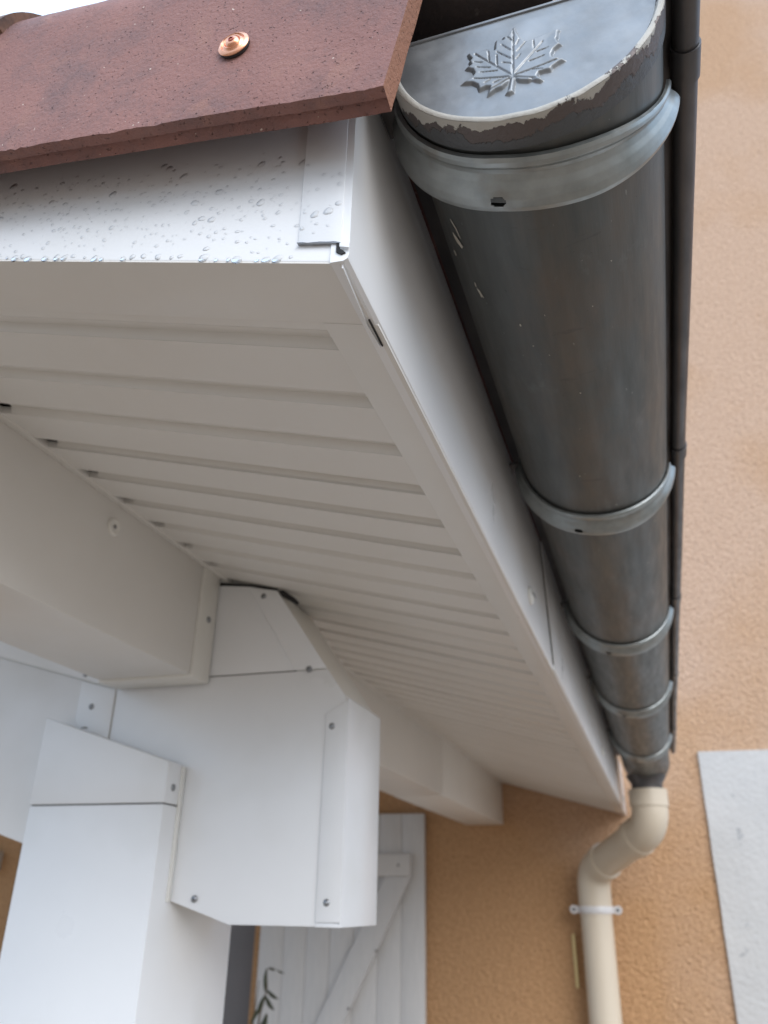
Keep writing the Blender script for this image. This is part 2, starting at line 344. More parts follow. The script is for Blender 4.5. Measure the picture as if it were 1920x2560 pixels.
# ------------------------------------------------------------------ shutter
sh = thing('shutter', 'white board shutter with diagonal brace, folded back on the ochre wall', 'shutter', (-1.16, YW - .03, GZ + .05))
px = [-1.475, -1.377, -1.287, -1.194, -1.102, -1.012, -.923, -.838]
for a, b in zip(px, px[1:]): box('plank', a + .0004, b - .0004, YW - .034, YW - .008, GZ + .05, .291, shutm, sh, .0018)
box('batten', -1.44, -.884, YW - .058, YW - .0345, .074, .151, shutm, sh, .003)
box('batten', -1.44, -.884, YW - .058, YW - .0345, -1.45, -1.37, shutm, sh, .003)
# brace between the battens, falling to the left
prism('brace', [(-.884, .0735), (-.980, .0735), (-1.44, -.80), (-1.44, -1.0)], YW - .057, YW - .035, shutm, sh, .003)
for x, z in ((-1.008, -.165), (-1.105, -.345), (-.93, .112), (-1.06, .112), (-1.24, .112), (-1.4, .112)): screw(sh, (x, YW - .058, z), (0, -1, 0), .0045, framem)

# ------------------------------------------------------------------ roof deck (timber above the soffit)
def slab(name, x0, x1, y0, y1, d0, d1, m, parent=None):
    """slab parallel to the roof slope; d measured straight up from the soffit plane"""
    return prism(name, [(x0, zsof(x0) + d0), (x1, zsof(x1) + d0), (x1, zsof(x1) + d1), (x0, zsof(x0) + d1)], y0, y1, m, parent, 0)
rd = slab('roof_deck', XF - .012, -5.2, YR + .012, YW - .001, .022, .075, deckm)
tag(rd, 'dark timber roof deck hidden above the white porch soffit', 'roof')

# ------------------------------------------------------------------ soffit boards
so = thing('soffit', 'white grooved plastic soffit lining the underside of the porch eave', 'soffit', (-.33, 1.7, zsof(-.33)))
def sboard(name, y0, prof, x0, x1, parent):
    """prof: (dy, depth up) outline; swept down the slope"""
    k = len(prof)
    V = [(x, y0 + p[0], zsof(x) + p[1]) for x in (x0, x1) for p in prof]
    F = [tuple(range(k)), tuple(range(2 * k - 1, k - 1, -1))] + [(i, (i + 1) % k, k + (i + 1) % k, k + i) for i in range(k)]
    return mk(name, V, F, pvc, parent, True, 25)
PIT = .0652
nb = int((YW - .355) / PIT) + 1
sboard('board', .3272, [(0, 0), (.0086, 0), (.0086, .006), (0, .006)], -.1468, -.536, so)
for i in range(nb):
    y0 = .355 + PIT * i; wd = min(.046, YW - .003 - y0)
    if wd < .01: break
    jd = random.uniform(-.0005, .0004); jg = random.choice((0, 0, .0003, .0006, .0011))
    b = sboard('board', y0, [(0, jd), (wd, jd), (wd, .0068), (0, .0068)], -.1468, -.536, so)
    if wd > .0459:
        sboard('groove', y0 + wd + .0002, [(0, 0), (.0012, .0008), (.0135, .0068), (.0165, .0070), (.0189 - jg, .0004 + jg), (.0189 - jg, .0095), (0, .0095)], -.1468, -.522, b)
sboard('groove', .3360, [(0, 0), (.0012, .0008), (.0135, .0068), (.0165, .0070), (.0189, .0004), (.0189, .0095), (0, .0095)], -.1468, -.522, so)
def sstrip(name, x0, x1, y0, y1, d0, d1, m):
    return prism(name, [(x0, zsof(x0) + d0), (x1, zsof(x1) + d0), (x1, zsof(x1) + d1), (x0, zsof(x0) + d1)], y0, y1, m, so, .0005)
sstrip('eave_trim', XF - .0015, -.1465, .3275, YW - .002, -.0016, .006, pvc)
sstrip('rake_trim', XF - .0045, -1.5, YR + .0005, .327, -.0018, .006, pvc)
sstrip('purlin_trim', -.534, -.5472, .3275, YW - .002, -.0022, .006, pvc)
sstrip('inner_lining', -.684, -5.1, .3275, YW - .002, 0, .006, pvc)

# ------------------------------------------------------------------ rake board (gable face, wet with rain)
rk = thing('rake_board', 'white lacquered rake board under the terracotta verge tile, beaded with rain', 'fascia', (-.4, YR, zsof(-.4)))
prism('board', [(XF - .0045, zsof(XF - .0045) - .001), (-1.5, zsof(-1.5) - .001), (-1.5, zsof(-1.5) + .15), (XF - .0045, zsof(XF) + .118)], YR, YR + .010, white, rk, .0014)
prism('cover_strip', [(-.1400, .2980), (-.1310, .2957), (-.1240, .2941), (-.1162, .2916), (-.1162, .402), (-.1400, .408)], YR - .0018, YR - .0003, white, rk, .0004)
# torn folded edge of the cover strip: a thin dark lip with a curl
prism('torn_edge', [(-.1405, .2981), (-.1372, .2974), (-.1345, .2962), (-.1310, .2957), (-.1275, .2951), (-.1240, .2941), (-.1200, .2932), (-.1166, .2916), (-.1164, .2910), (-.1240, .2935), (-.1310, .2951), (-.1402, .2975)], YR - .0024, YR - .0005, steel, rk, .0001)
prism('corner_gap', [(-.1188, .2920), (-.1170, .2915), (-.1172, .2880), (-.1150, .2862), (-.1138, .2846), (-.1160, .2840), (-.1188, .2862)], YR - .0020, YR - .0002, dark, rk, 0)
prism('corner_lip', [(-.1168, .2905), (-.1116, .2895), (-.1116, .2862), (-.1168, .2882)], YR - .0030, YR - .0023, white, rk, .0002)

# ------------------------------------------------------------------ eave fascia
ef = thing('eave_fascia', 'white lacquered fascia board along the eave behind the zinc gutter', 'fascia', (XF, 1.7, ZF))
def fascia(y0a, y0b, y1, dx, name='panel'):
    # section with a small rounded drip fold at the bottom, start edge may be slanted
    prof = [(0, .165), (0, .003), (-.0008, .0008), (-.003, -.0004), (-.0100, -.0022 + TS * .0085), (-.0100, .004), (-.006, .165)]
    k = len(prof)
    V = [(XF + dx + p[0], y0b + (y0a - y0b) * min(max(p[1], 0) / .165, 1), ZF + p[1]) for p in prof] + [(XF + dx + p[0], y1, ZF + p[1]) for p in prof]
    F = [tuple(range(k)), tuple(range(2 * k - 1, k - 1, -1))] + [(i, (i + 1) % k, k + (i + 1) % k, k + i) for i in range(k)]
    return mk(name, V, F, white, ef, True, 30)
fascia(YR - .0012, YR - .0012, 1.10, 0)
fascia(1.022, 1.078, YW - .001, .0024)
mk('lap_gap', [(XF + d, 1.022 + .056 * (.452 - z) / .163 + e, z) for d in (.0003, .0007) for e, z in ((-.012, .445), (-.0005, .445), (-.0005, .287), (-.010, .287))], [(0, 1, 2, 3), (7, 6, 5, 4), (0, 4, 5, 1), (1, 5, 6, 2), (2, 6, 7, 3), (3, 7, 4, 0)], dark, ef)
for y, z in ((.873, .315), (1.986, .32), (2.95, .318)): screw(ef, (XF + (.0001 if y < 1.07 else .0025), y, z), (1, 0, 0), .0105, cream, True)
# loose lip of the corner flashing below the soffit edge, with the dark slit beside it
V = []
for x, y in ((-.1158, YR + .001), (-.1172, .30), (-.1190, .325), (-.1180, .3455)):
    V += [(x, y, zsof(x) - .0040), (x - .0007, y, zsof(x) - .0040), (x - .0007, y, zsof(x) + .001), (x, y, zsof(x) + .001)]
F = [(0, 1, 2, 3), (15, 14, 13, 12)]
for i in range(3):
    for k in range(4): F.append((4 * i + k, 4 * i + (k + 1) % 4, 4 * i + 4 + (k + 1) % 4, 4 * i + 4 + k))
mk('flashing_lip', V, F, white, ef)
prism('slit', [(-.1166, zsof(-.1166) - .0026), (-.1175, zsof(-.1175) - .0026), (-.1175, zsof(-.1175) + .001), (-.1166, zsof(-.1166) + .001)], .322, .3455, dark, ef, 0)

# ------------------------------------------------------------------ purlin, truss, post
pu = thing('purlin', 'white clad purlin running under the soffit to the house wall', 'beam', (-.615, 1.7, .253))
def purl(name, y0, y1, g, m):
    x0, x1 = -.683 - g, -.547 + g
    return prism(name, [(x0, .253 - g), (x1, .253 - g), (x1, zsof(x1) - (.0005 if g else .0008)), (x0, zsof(x0) - .0008)], y0, y1, m, pu, .0015)
purl('cladding', .329, .8815, 0, pvc); purl('end_collar', .8825, .9265, .0022, cream)
purl('cladding', 1.054, 2.2, 0, pvc); purl('cladding', 2.2015, YW - .002, .0012, pvc)
screw(pu, (-.5447, .907, .333), (1, 0, 0), .0045); 
lathe('plug', [(.0105, 0), (.0105, .002), (.0085, .0034), (.006, .0030), (.004, .0022)], (-.5470, .685, .3715), (1, 0, 0), cream, pu, 20)
screw(pu, (-.5450, .685, .3715), (1, 0, 0), .0026)

YT = .929
def zb(x): return -.006 + TS * (-.567 - x)  # underside of the sloping rafter
tr = thing('rafter_bracket', 'white clad rafter end and bracket in front of the ochre wall, dotted with screws', 'bracket', (-.5, 1.0, -.03))
prism('core', [(-2.4, zb(-2.4)), (-.484, zb(-.484) + .0005), (-.351, -.028), (-.351, .220), (-.457, .374), (-2.4, zsof(-2.4) - .003)], YT + .0022, 1.052, cream, tr, .001)
prism('side_panel', [(-.3505, -.0295), (-.3475, -.0295), (-.3475, .2215), (-.3505, .226)], YT - .0003, 1.0535, white, tr, .0008)
prism('lower_panel', [(-.6865, zb(-.6865)), (-.567, zb(-.567)), (-.485, zb(-.485) - .001), (-.351, -.029), (-.351, .2232), (-.3775, .2605), (-.6865, .2605)], YT, YT + .002, white, tr, .0006)
prism('upper_panel', [(-.6865, .2622), (-.3790, .2622), (-.4560, .3720), (-.4985, .3835), (-.547, zsof(-.547) - .012), (-.6865, zsof(-.6865) - .004)], YT, YT + .002, white, tr, .0006)
prism('diagonal_strip', [(-.4985, .3815), (-.4570, .3735), (-.3782, .2618), (-.4220, .2618)], YT - .0018, YT - .0003, white, tr, .0006)
prism('edge_strip', [(-.3775, -.0245), (-.3478, -.0245), (-.3478, .2195), (-.3762, .2050)], YT - .0022, YT - .0006, white, tr, .0005)
prism('bottom_lip', [(-.3775, -.0296), (-.3478, -.0296), (-.3478, -.0262), (-.3775, -.0262)], YT - .0016, YT - .0006, white, tr, .0004)
prism('seam', [(-.4215, .2606), (-.547, .2606), (-.547, .2621), (-.4215, .2621)], YT + .0008, YT + .0018, framem, tr, 0)
prism('left_panel', [(-2.4, zb(-2.4)), (-.6885, zb(-.6885)), (-.6885, .2515), (-2.4, .2515 + TS * 1.7115)], YT - .0006, YT + .002, white, tr, .0006)
prism('left_strip', [(-2.4, .2535 + TS * 1.7115), (-.6885, .2535), (-.6885, zsof(-.6885) - .005), (-2.4, zsof(-2.4) - .005)], YT - .0014, YT + .002, white, tr, .0006)
prism('seam_cover', [(-.746, .20 + zb(-.746) - zb(-.6895)), (-.6890, .1), (-.6890, .2505), (-.746, .2505 + TS * .057)], YT - .0016, YT - .0008, white, tr, .0003)
prism('top_gap', [(-.546, zsof(-.546) - .0115), (-.4985, .3838), (-.4570, .3740), (-.4570, .3775), (-.4985, .3872), (-.546, zsof(-.546) - .0065)], YT + .0002, YT + .0018, dark, tr, 0)
prism('corner_void', [(-.4560, .3736), (-.4495, .3645), (-.4265, .3510), (-.4240, .3540), (-.4300, .3605), (-.4480, .3735)], YT - .0001, YT + .0018, dark, tr, 0)
for x, z in ((-.742, .276), (-.723, .230), (-.476, .367), (-.403, .262), (-.368, .189), (-.376 + .011, -.005), (-.532, -.004), (-.500, .2999)):
    if x == -.500: continue
    screw(tr, (x, YT - .0016, z), (0, -1, 0), .0040)

po = thing('porch_post', 'white clad square post holding the rafter at the lower left', 'post', (-.665, .99, GZ))
XP0, XP1, YP0, YP1 = -.762, -.567, .8905, 1.096
prism('shaft', [(XP0, GZ), (XP1, GZ), (XP1, .0985), (XP0, .0985)], YP0, YP1, white, po, .002)
prism('cap', [(XP0 - .0003, .1002), (XP1 + .0003, .1002), (XP1 + .0003, .148), (XP0 - .0003, .2095)], YP0 - .0004, .9265, white, po, .0008)
prism('cap_core', [(XP0 + .002, .0984), (XP1 - .002, .0984), (XP1 - .002, .1003), (XP0 + .002, .1003)], YP0 + .002, .92, framem, po, 0)
box('corner_seal', XP1 + .0001, XP1 + .0035, .9215, .9268, -.008, .146, cream, po, .0006)
screw(po, (XP1 + .0003, .907, .119), (1, 0, 0), .0042); screw(po, (-.715, YP0 + .02, .197), (0, -.2, 1), .0045)

# ------------------------------------------------------------------ verge tile
def tile_profile():
    """(y, z') outer then inner with equal counts, from the flap's lower edge over the roll"""
    o = [(.2400, z) for z in (.0, .004, .02, .04, .06, .08, .092, .103)]
    c = (.302, .106); o += [(c[0] - .062 * math.cos(R(a)), c[1] + .062 * math.sin(R(a))) for a in range(4, 171, 7)]
    i = [(.2535, z) for z in (-.0015, .004, .02, .04, .06, .08, .092, .103)]
    i += [(c[0] - .0485 * math.cos(R(a)), c[1] + .0485 * math.sin(R(a))) for a in range(4, 171, 7)]
    return o, i
def verge_tile():
    t = thing('verge_tile', 'terracotta verge tile capping the rake board, fixed with a copper screw', 'tile', (-.25, .25, .37))
    o, i = tile_profile(); mid = [(.2462, -.0006), (.2468, .0026), (.2482, .0022)]
    ring = o[::-1] + mid + i                      # closed loop
    n = 150; L = .52; ca, sa = math.cos(R(9.2)), math.sin(R(9.2)); V = []; F = []; K = len(ring)
    for s in range(n + 1):
        u = L * (s / n) ** 1.1
        for k, (y, z) in enumerate(ring):
            # chipped edges: stronger along the lower arris and the cut end
            e = math.exp(-abs(z) / .003) * (1 if y < .249 else .5) + math.exp(-u / .003)
            nv = noise.noise((u * 260, z * 260, y * 300)); nv2 = noise.noise((u * 70 + 9, z * 70, y * 60)); nv3 = noise.noise((u * 14, z * 14, 3))
            cut = e * (.0009 * nv + .0010 * nv2)
            yy = y + (.00030 * nv2 + .0011 * nv3) + abs(cut) * (.6 if y < .246 else 0)
            zz = z + cut
            uu = u + (abs(.0012 * nv + .0008 * nv2) if u < .004 else 0)
            x = -.0838 - uu * ca + zz * .20 ; zw = .3475 + uu * sa * .985 + zz * .985
            V.append((x, yy, zw))
        if s:
            a = (s - 1) * K; b = s * K
            for k in range(K): F.append((a + k, a + (k + 1) % K, b + (k + 1) % K, b + k))
    m = len(o)
    for e0 in (0, n * K):
        for k in range(m - 1):                     # end faces
            A = e0 + m - 1 - k; B = e0 + m - 2 - k; Cc = e0 + m + 3 + k; D = e0 + m + 3 + k + 1
            F.append((A, B, D, Cc))
        F.append((e0 + m - 1, e0 + m, e0 + m + 1, e0 + m + 2, e0 + m + 3))
    b = mk('tile_body', V, F, terra, t, True, 32)
    sc_ = lathe('screw_cap', [(.0088, .0016), (.0092, .0021), (.0089, .0026), (.0072, .0032), (.0067, .0025), (.0062, .0026), (.0052, .0038), (.0047, .0037), (.0043, .0030), (.0034, .0045), (.0022, .0050), (.0019, .0050)], (-.169, .2398, .412), (0, -1, 0), copper, t, 40)
    lathe('washer', [(.0087, 0), (.0089, .0003), (.0089, .0013), (.0086, .0016)], (-.169, .2398, .412), (0, -1, 0), rubber, sc_, 32)
    lathe('screw_head', [(.0018, .0042), (.0018, .0053), (.0012, .0055), (.0011, .0046)], (-.169, .2398, .412), (0, -1, 0), redcopper, sc_, 6)
    return t
verge_tile()
# the next tile up the verge overlaps this one; its rounded end peeps over the roll
def upper_verge():
    t = thing('verge_tile', 'dark stained terracotta tile peeping over the verge tile at the upper left corner', 'tile', (-.55, .3, .55))
    c = (.302, .106); V = []; F = []; n = 40; seg = 22; ca, sa = math.cos(R(11)), math.sin(R(11))
    for s in range(n + 1):
        u = .5 * s / n
        for r in (.071, .059):
            for k in range(seg + 1):
                a = R(14 + 156 * k / seg); nv = noise.noise((u * 60, k * .6, r * 200)) * .0007
                y = c[0] - (r + nv) * math.cos(a); z = c[1] + (r + nv) * math.sin(a)
                V.append((-.372 - u * ca + z * .2 + nv * 2, y, .3475 + (u + .26) * sa * .86 + z - .007))
    K = 2 * (seg + 1)
    for s in range(n):
        for k in range(seg):
            a = s * K + k; F.append((a, a + 1, a + K + 1, a + K)); a += seg + 1; F.append((a, a + K, a + K + 1, a + 1))
        for k in (0, seg): a = s * K + k; F.append((a, a + K, a + K + seg + 1, a + seg + 1))
    for e in (0, n * K):
        for k in range(seg): F.append((e + k, e + k + 1, e + k + 1 + seg + 1, e + k + seg + 1))
    mk('tile_body', V, F, stained, t, True, 35)
upper_verge()
# channel tile with deep shade and dirt in its colour, jutting over the gutter from under the verge roll
et = thing('eave_tile', 'shade-dark dirty channel tile jutting out above the gutter end cap', 'tile', (-.12, .302, .48))
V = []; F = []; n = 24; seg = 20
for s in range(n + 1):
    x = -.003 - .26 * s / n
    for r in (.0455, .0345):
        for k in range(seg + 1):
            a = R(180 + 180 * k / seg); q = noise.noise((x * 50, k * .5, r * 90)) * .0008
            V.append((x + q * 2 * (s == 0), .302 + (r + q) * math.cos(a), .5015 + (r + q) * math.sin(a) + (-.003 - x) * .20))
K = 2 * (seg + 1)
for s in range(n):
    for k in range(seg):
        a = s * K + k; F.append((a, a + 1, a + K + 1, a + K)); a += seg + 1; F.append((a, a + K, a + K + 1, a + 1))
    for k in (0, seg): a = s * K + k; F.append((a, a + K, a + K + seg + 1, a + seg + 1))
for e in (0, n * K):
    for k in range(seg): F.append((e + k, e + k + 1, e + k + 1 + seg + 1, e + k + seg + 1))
mk('tile_body', V, F, shadetile, et, True, 35)
# field tiles over the eave: roll and pan
def field_tile_mesh():
    me = bpy.data.meshes.new('roof_tile'); prof = []
    for k in range(15): a = R(180 - 180 * k / 14); prof.append((.0 + .062 * math.cos(a), .012 + .058 * math.sin(a)))
    prof += [(.085, .006), (.11, .002), (.135, .006)]
    V = []; F = []; n = 10; K = len(prof)
    for s in range(n + 1):
        for q in (0, .013):
            for y, z in prof: V.append((-.42 * s / n, y, z + q + .0006 * noise.noise((s * 2.1, y * 40, z * 40))))
    for s in range(n):
        for k in range(K - 1):
            a = s * 2 * K + k; F.append((a, a + 2 * K, a + 2 * K + 1, a + 1)); a += K; F.append((a, a + 1, a + 2 * K + 1, a + 2 * K))
        for k in (0, K - 1): a = s * 2 * K + k; F.append((a, a + K, a + 3 * K, a + 2 * K))
    for e in (0, n * 2 * K):
        for k in range(K - 1): F.append((e + k, e + k + 1, e + k + 1 + K, e + k + K))
    me.from_pydata(V, [], F); bm = bmesh.new(); bm.from_mesh(me); bmesh.ops.recalc_face_normals(bm, faces=bm.faces); bm.to_mesh(me); bm.free()
    me.materials.append(terra); me.polygons.foreach_set('use_smooth', [True] * len(me.polygons)); me.set_sharp_from_angle(angle=R(35)); return me
ft = field_tile_mesh()
for c_ in range(2):
    for i in range(13):
        o = bpy.data.objects.new('roof_tile', ft); x0 = -.012 - .35 * c_
        o.location = (x0, .425 + .2 * i, zsof(x0) + .195 + .016 * c_ + H); o.rotation_euler = (0, R(12.5), 0); link(o)
        tag(o, 'terracotta roll tile in the roof field above the zinc gutter', 'tile', 'roll tiles covering the porch roof')

# ------------------------------------------------------------------ zinc gutter
GX, GZc, GR = -.0215, .4256, .0730
gu = thing('gutter', 'weathered half round zinc gutter with leaf end cap along the eave', 'gutter', (GX, 1.5, GZc - GR))
def half(name, y0, y1, r0, th, a0, a1, m, parent, seg=64, ny=2, wob=0):
    V = []; F = []
    for j in range(ny + 1):
        y = y0 + (y1 - y0) * j / ny
        for q in (0, 1):
            for k in range(seg + 1):
                a = R(a0 + (a1 - a0) * k / seg); r = r0 - th * q + wob * noise.noise((y * 3.1, k * .12, 2))
                V.append((GX + r * math.cos(a), y, GZc + r * math.sin(a)))
    K = 2 * (seg + 1)
    for j in range(ny):
        for k in range(seg):
            a = j * K + k; F.append((a, a + 1, a + K + 1, a + K)); a += seg + 1; F.append((a, a + K, a + K + 1, a + 1))
        for k in (0, seg): a = j * K + k; F.append((a, a + K, a + K + seg + 1, a + seg + 1))
    for e in (0, ny * K):
        for k in range(seg): F.append((e + k, e + k + 1, e + k + seg + 2, e + k + seg + 1))
    return mk(name, V, F, m, parent, True, 40)
half('trough', .2855, 2.86, GR, .0012, 180, 360, zinc, gu, 72, 60, .0005)
half('cap_sleeve', .2790, .2975, GR + .0013, .0012, 180, 360, rimm, gu, 96, 8)
prism('light_block_sheet', [(XF + .0022, .4455), (-.088, .4385), (-.070, .4300), (-.070, .4310), (-.088, .4397), (XF + .0022, .4470)], .284, 2.86, zincdark, gu, 0)  # added dark sheet, keeps light from above out of the gap behind the gutter
prism('front_lip', [(GX + GR - .0010, GZc - .001), (GX + GR, GZc - .001), (GX + GR, .4352), (.0655, .4362), (.0655, .4372), (GX + GR - .0010, .4364)], .2870, 2.72, zincdark, gu, 0)
# end cap plate, slightly dished at the rim
pl = arc((GX, GZc), GR - .0004, 180, 360, 80) + [(GX + GR - .0004, .4350), (GX - GR + .0004, .4350)]
ec = prism('end_cap', pl, .2812, .2824, capm, gu, 0)
V = []; F = []
for r, y in ((GR + .0012, .2788), (GR + .0002, .2781), (GR - .0016, .2783), (GR - .0022, .2800), (GR - .0034, .2811), (GR - .0034, .2822)):
    for p in [(GX - r, .4350)] + arc((GX, GZc), r, 180, 360, 94) + [(GX + r, .4350)]: V.append((p[0], y + .0004 * noise.noise((p[0] * 90, p[1] * 90, 0)), p[1]))
for i in range(5):
    for k in range(96): a = i * 97 + k; F.append((a, a + 1, a + 98, a + 97))
mk('rim', V, F, rimm, ec, True, 60)
box('top_hem', GX - GR + .001, GX + GR - .001, .2800, .2835, GZc + .0080, GZc + .0102, capm, ec, .0009)
LEAF = [(-4.4, -11.2), (-6.6, -15.0), (-8.2, -17.7), (-10.9, -17.7), (-10.6, -20.0), (-14.6, -18.8), (-15.3, -22.2), (-15.6, -26.4), (-19.3, -23.4), (-22.0, -24.0), (-25.9, -24.1), (-30.2, -23.0), (-29.8, -25.7), (-28.4, -28.5), (-29.7, -29.9), (-28.7, -33.0), (-31.8, -34.5), (-28.0, -37.4), (-27.1, -40.7), (-28.5, -42.8), (-31.1, -44.2), (-34.4, -45.7), (-28.6, -47.5), (-25.8, -50.4), (-24.9, -54.7), (-21.2, -53.6), (-19.4, -54.3), (-20.8, -60.2), (-18.9, -59.5), (-16.3, -57.8), (-13.0, -57.2), (-10.5, -55.0), (-8.6, -52.6), (-9.2, -56.3), (-9.9, -59.9), (-11.5, -62.3), (-9.4, -63.4), (-7.2, -62.4), (-7.2, -60.4), (-6.6, -56.4), (-6.0, -53.1), (-4.3, -55.5), (0.5, -57.6), (2.3, -56.8), (4.1, -58.6), (6.4, -60.0), (7.8, -59.1), (5.3, -55.3), (6.3, -53.5), (9.3, -53.3), (12.1, -53.9), (13.2, -52.1), (16.2, -50.2), (19.8, -48.7), (17.7, -46.7), (13.7, -44.0), (13.6, -41.8), (14.8, -39.1), (16.6, -37.6), (18.9, -36.0), (17.6, -33.8), (16.8, -31.4), (17.6, -29.6), (17.9, -26.6), (19.0, -24.3), (16.4, -23.6), (12.6, -24.4), (8.3, -25.2), (5.6, -25.4), (4.0, -26.5), (0.8, -25.9), (-0.0, -23.9), (-1.5, -22.8), (-2.3, -19.2), (-3.3, -16.1)]
VEIN = [(-7.2, -51.5, -4.9, -13.5), (-7.4, -50.0, -26.0, -25.8), (-7.8, -51.0, -27.3, -45.0), (-7.1, -50.1, 9.7, -30.4), (-6.9, -50.7, 17.7, -47.1), (-6.6, -51.8, 4.2, -56.9), (-8.1, -51.6, -19.7, -56.8), (-7.4, -29.9, -11.6, -24.1), (-7.7, -36.5, -14.4, -28.8), (-6.3, -22.4, -8.7, -18.8), (-7.6, -40.6, -11.9, -38.1), (-18.8, -33.8, -19.1, -26.3), (-14.8, -38.9, -14.6, -31.2), (-22.7, -33.6, -26.8, -31.9), (-18.7, -39.4, -25.7, -36.4), (-15.0, -43.4, -23.9, -41.3), (-21.7, -50.4, -17.8, -48.2), (-17.0, -52.2, -12.2, -50.4), (-3.7, -32.4, 1.7, -26.5), (-4.6, -38.3, -2.3, -35.5), (4.8, -33.7, 5.1, -28.0), (6.1, -37.1, 12.1, -36.3), (2.0, -42.9, 9.8, -41.6), (3.4, -49.8, 8.2, -51.8), (-4.0, -26.9, -1.9, -22.9)]
def leaf_emblem(parent):
    def sdist(x, z):
        d = 1e9; ins = False; n = len(LEAF)
        for i in range(n):
            ax, az = LEAF[i]; bx, bz = LEAF[(i + 1) % n]
            ex, ez = bx - ax, bz - az; t = max(0, min(1, ((x - ax) * ex + (z - az) * ez) / (ex * ex + ez * ez + 1e-9)))
            d = min(d, math.hypot(x - ax - ex * t, z - az - ez * t))
            if (az > z) != (bz > z) and x < (bx - ax) * (z - az) / (bz - az) + ax: ins = not ins
        return d if ins else -d
    st = .42; x0, x1, z0, z1 = -36.5, 22, -66, -9
    nx = int((x1 - x0) / st); nz_ = int((z1 - z0) / st); idx = {}; V = []; F = []
    for j in range(nz_ + 1):
        for i in range(nx + 1):
            x = x0 + i * st; z = z0 + j * st; d = sdist(x, z)
            if d < -1.1: continue
            t = max(0, min(1, (d + .9) / 2.1)); h = 2.0 * (t * t * (3 - 2 * t)) - .35 * max(0, min(1, (d - 1.2) / 4))
            vd = 9
            for q, (ax, az, bx, bz) in enumerate(VEIN):
                ex, ez = bx - ax, bz - az; tt = max(0, min(1, ((x - ax) * ex + (z - az) * ez) / (ex * ex + ez * ez)))
                dd = math.hypot(x - ax - ex * tt, z - az - ez * tt) * (1.0 if q < 7 else 1.5) * (1 + .7 * tt)
                vd = min(vd, dd)
            if d > .3: h -= .85 * math.exp(-(vd / .55) ** 2)
            h -= .12
            idx[i, j] = len(V); V.append((x / 1000 - .020, .2812 - h / 1000, .435 + z / 1000))
    for (i, j) in list(idx):
        q = [(i, j), (i + 1, j), (i + 1, j + 1), (i, j + 1)]
        if all(k in idx for k in q): F.append(tuple(idx[k] for k in q))
    return mk('leaf_emblem', V, F, capm, parent, True, 80)
leaf_emblem(ec)

# front bead
tube('bead', [(.0642, .262, .430), (.0642, .275, .430)] + [(.0642 + .0003 * math.sin(i), .3 + i * .1, .430) for i in range(25)] + [(.0642, 2.72, .430)], .0071, zincdark, gu, 24)
# hooks
def hook(yc):
    prof = [(0, .0012), (.0002, .0036), (.003, .0048), (.007, .0050), (.0105, .0036), (.014, .0034), (.019, .0052), (.024, .0080), (.030, .0101), (.036, .0112), (.040, .0108), (.0425, .0085), (.0435, .0050), (.0440, .0015)]
    fine = []
    for a, b in zip(prof, prof[1:]):
        for q in range(6): fine.append((a[0] + (b[0] - a[0]) * q / 6, a[1] + (b[1] - a[1]) * q / 6))
    fine.append(prof[-1])
    seg = 330; a0, a1 = 176, 352; V = []; F = []; K = len(fine)
    ha, hy, hr = 254, .0315, .0039
    for k in range(seg + 1):
        ad = a0 + (a1 - a0) * k / seg; a = R(ad)
        tp = max(0, min(1, (ad - 285) / 67)); tp = tp * tp * (3 - 2 * tp); wf = 1 - .52 * tp
        tq = max(0, min(1, (200 - ad) / 24)); wf *= 1 - .35 * tq
        for (t, h) in fine:
            tt = (t * .76 - .0167) * wf + .0167 + .0215 * max(0, (ad - 255) / 97) ** 1.25; r = GR + .0004 + h * (1 - .25 * tp)
            V.append((GX + r * math.cos(a), yc + tt, GZc + r * math.sin(a)))
    for k in range(seg):
        ad = a0 + (a1 - a0) * (k + .5) / seg
        for q in range(K - 1):
            t = (fine[q][0] + fine[q + 1][0]) / 2
            if math.hypot(R(ad - ha) * GR, (t - hy) * 1.0) < hr: continue
            a = k * K + q; F.append((a, a + 1, a + K + 1, a + K))
    h = mk('hook', V, F, galv, gu, True, 50)
    # clip folded round the front bead
    V = []; F = []; sg = 26
    yy0, yy1 = yc + .0225, yc + .0430
    for k in range(sg + 1):
        a = R(150 + 290 * k / sg)
        for r, y in ((.0073, yy0), (.0083, yy0), (.0083, yy1), (.0073, yy1)): V.append((.0642 + r * math.cos(a), y, .430 + r * math.sin(a)))
    for k in range(sg):
        for q in range(4): F.append((4 * k + q, 4 * k + (q + 1) % 4, 4 * k + 4 + (q + 1) % 4, 4 * k + 4 + q))
    F += [(0, 1, 2, 3), (4 * sg, 4 * sg + 1, 4 * sg + 2, 4 * sg + 3)]
    mk('clip', V, F, zincdark, h, True, 40)
    # back strap down to the fascia
    box('strap', XF + .0018, GX - GR - .0006, yc + .012, yc + .032, GZc + .001, GZc + .004, zincdark, h, .0006)
for yc in (.2995, .752, 1.222, 1.702, 2.30): hook(yc)
# far end cap and outlet
prism('end_cap', arc((GX, GZc), GR + .0014, 180, 360, 48), 2.8602, 2.8625, zincdark, gu, 0)
lathe('outlet', [(.062, .0), (.056, -.012), (.0475, -.024), (.0465, -.055)], (-.026, 2.76, GZc - GR + .012), (0, 0, 1), zincdark, gu, 32)
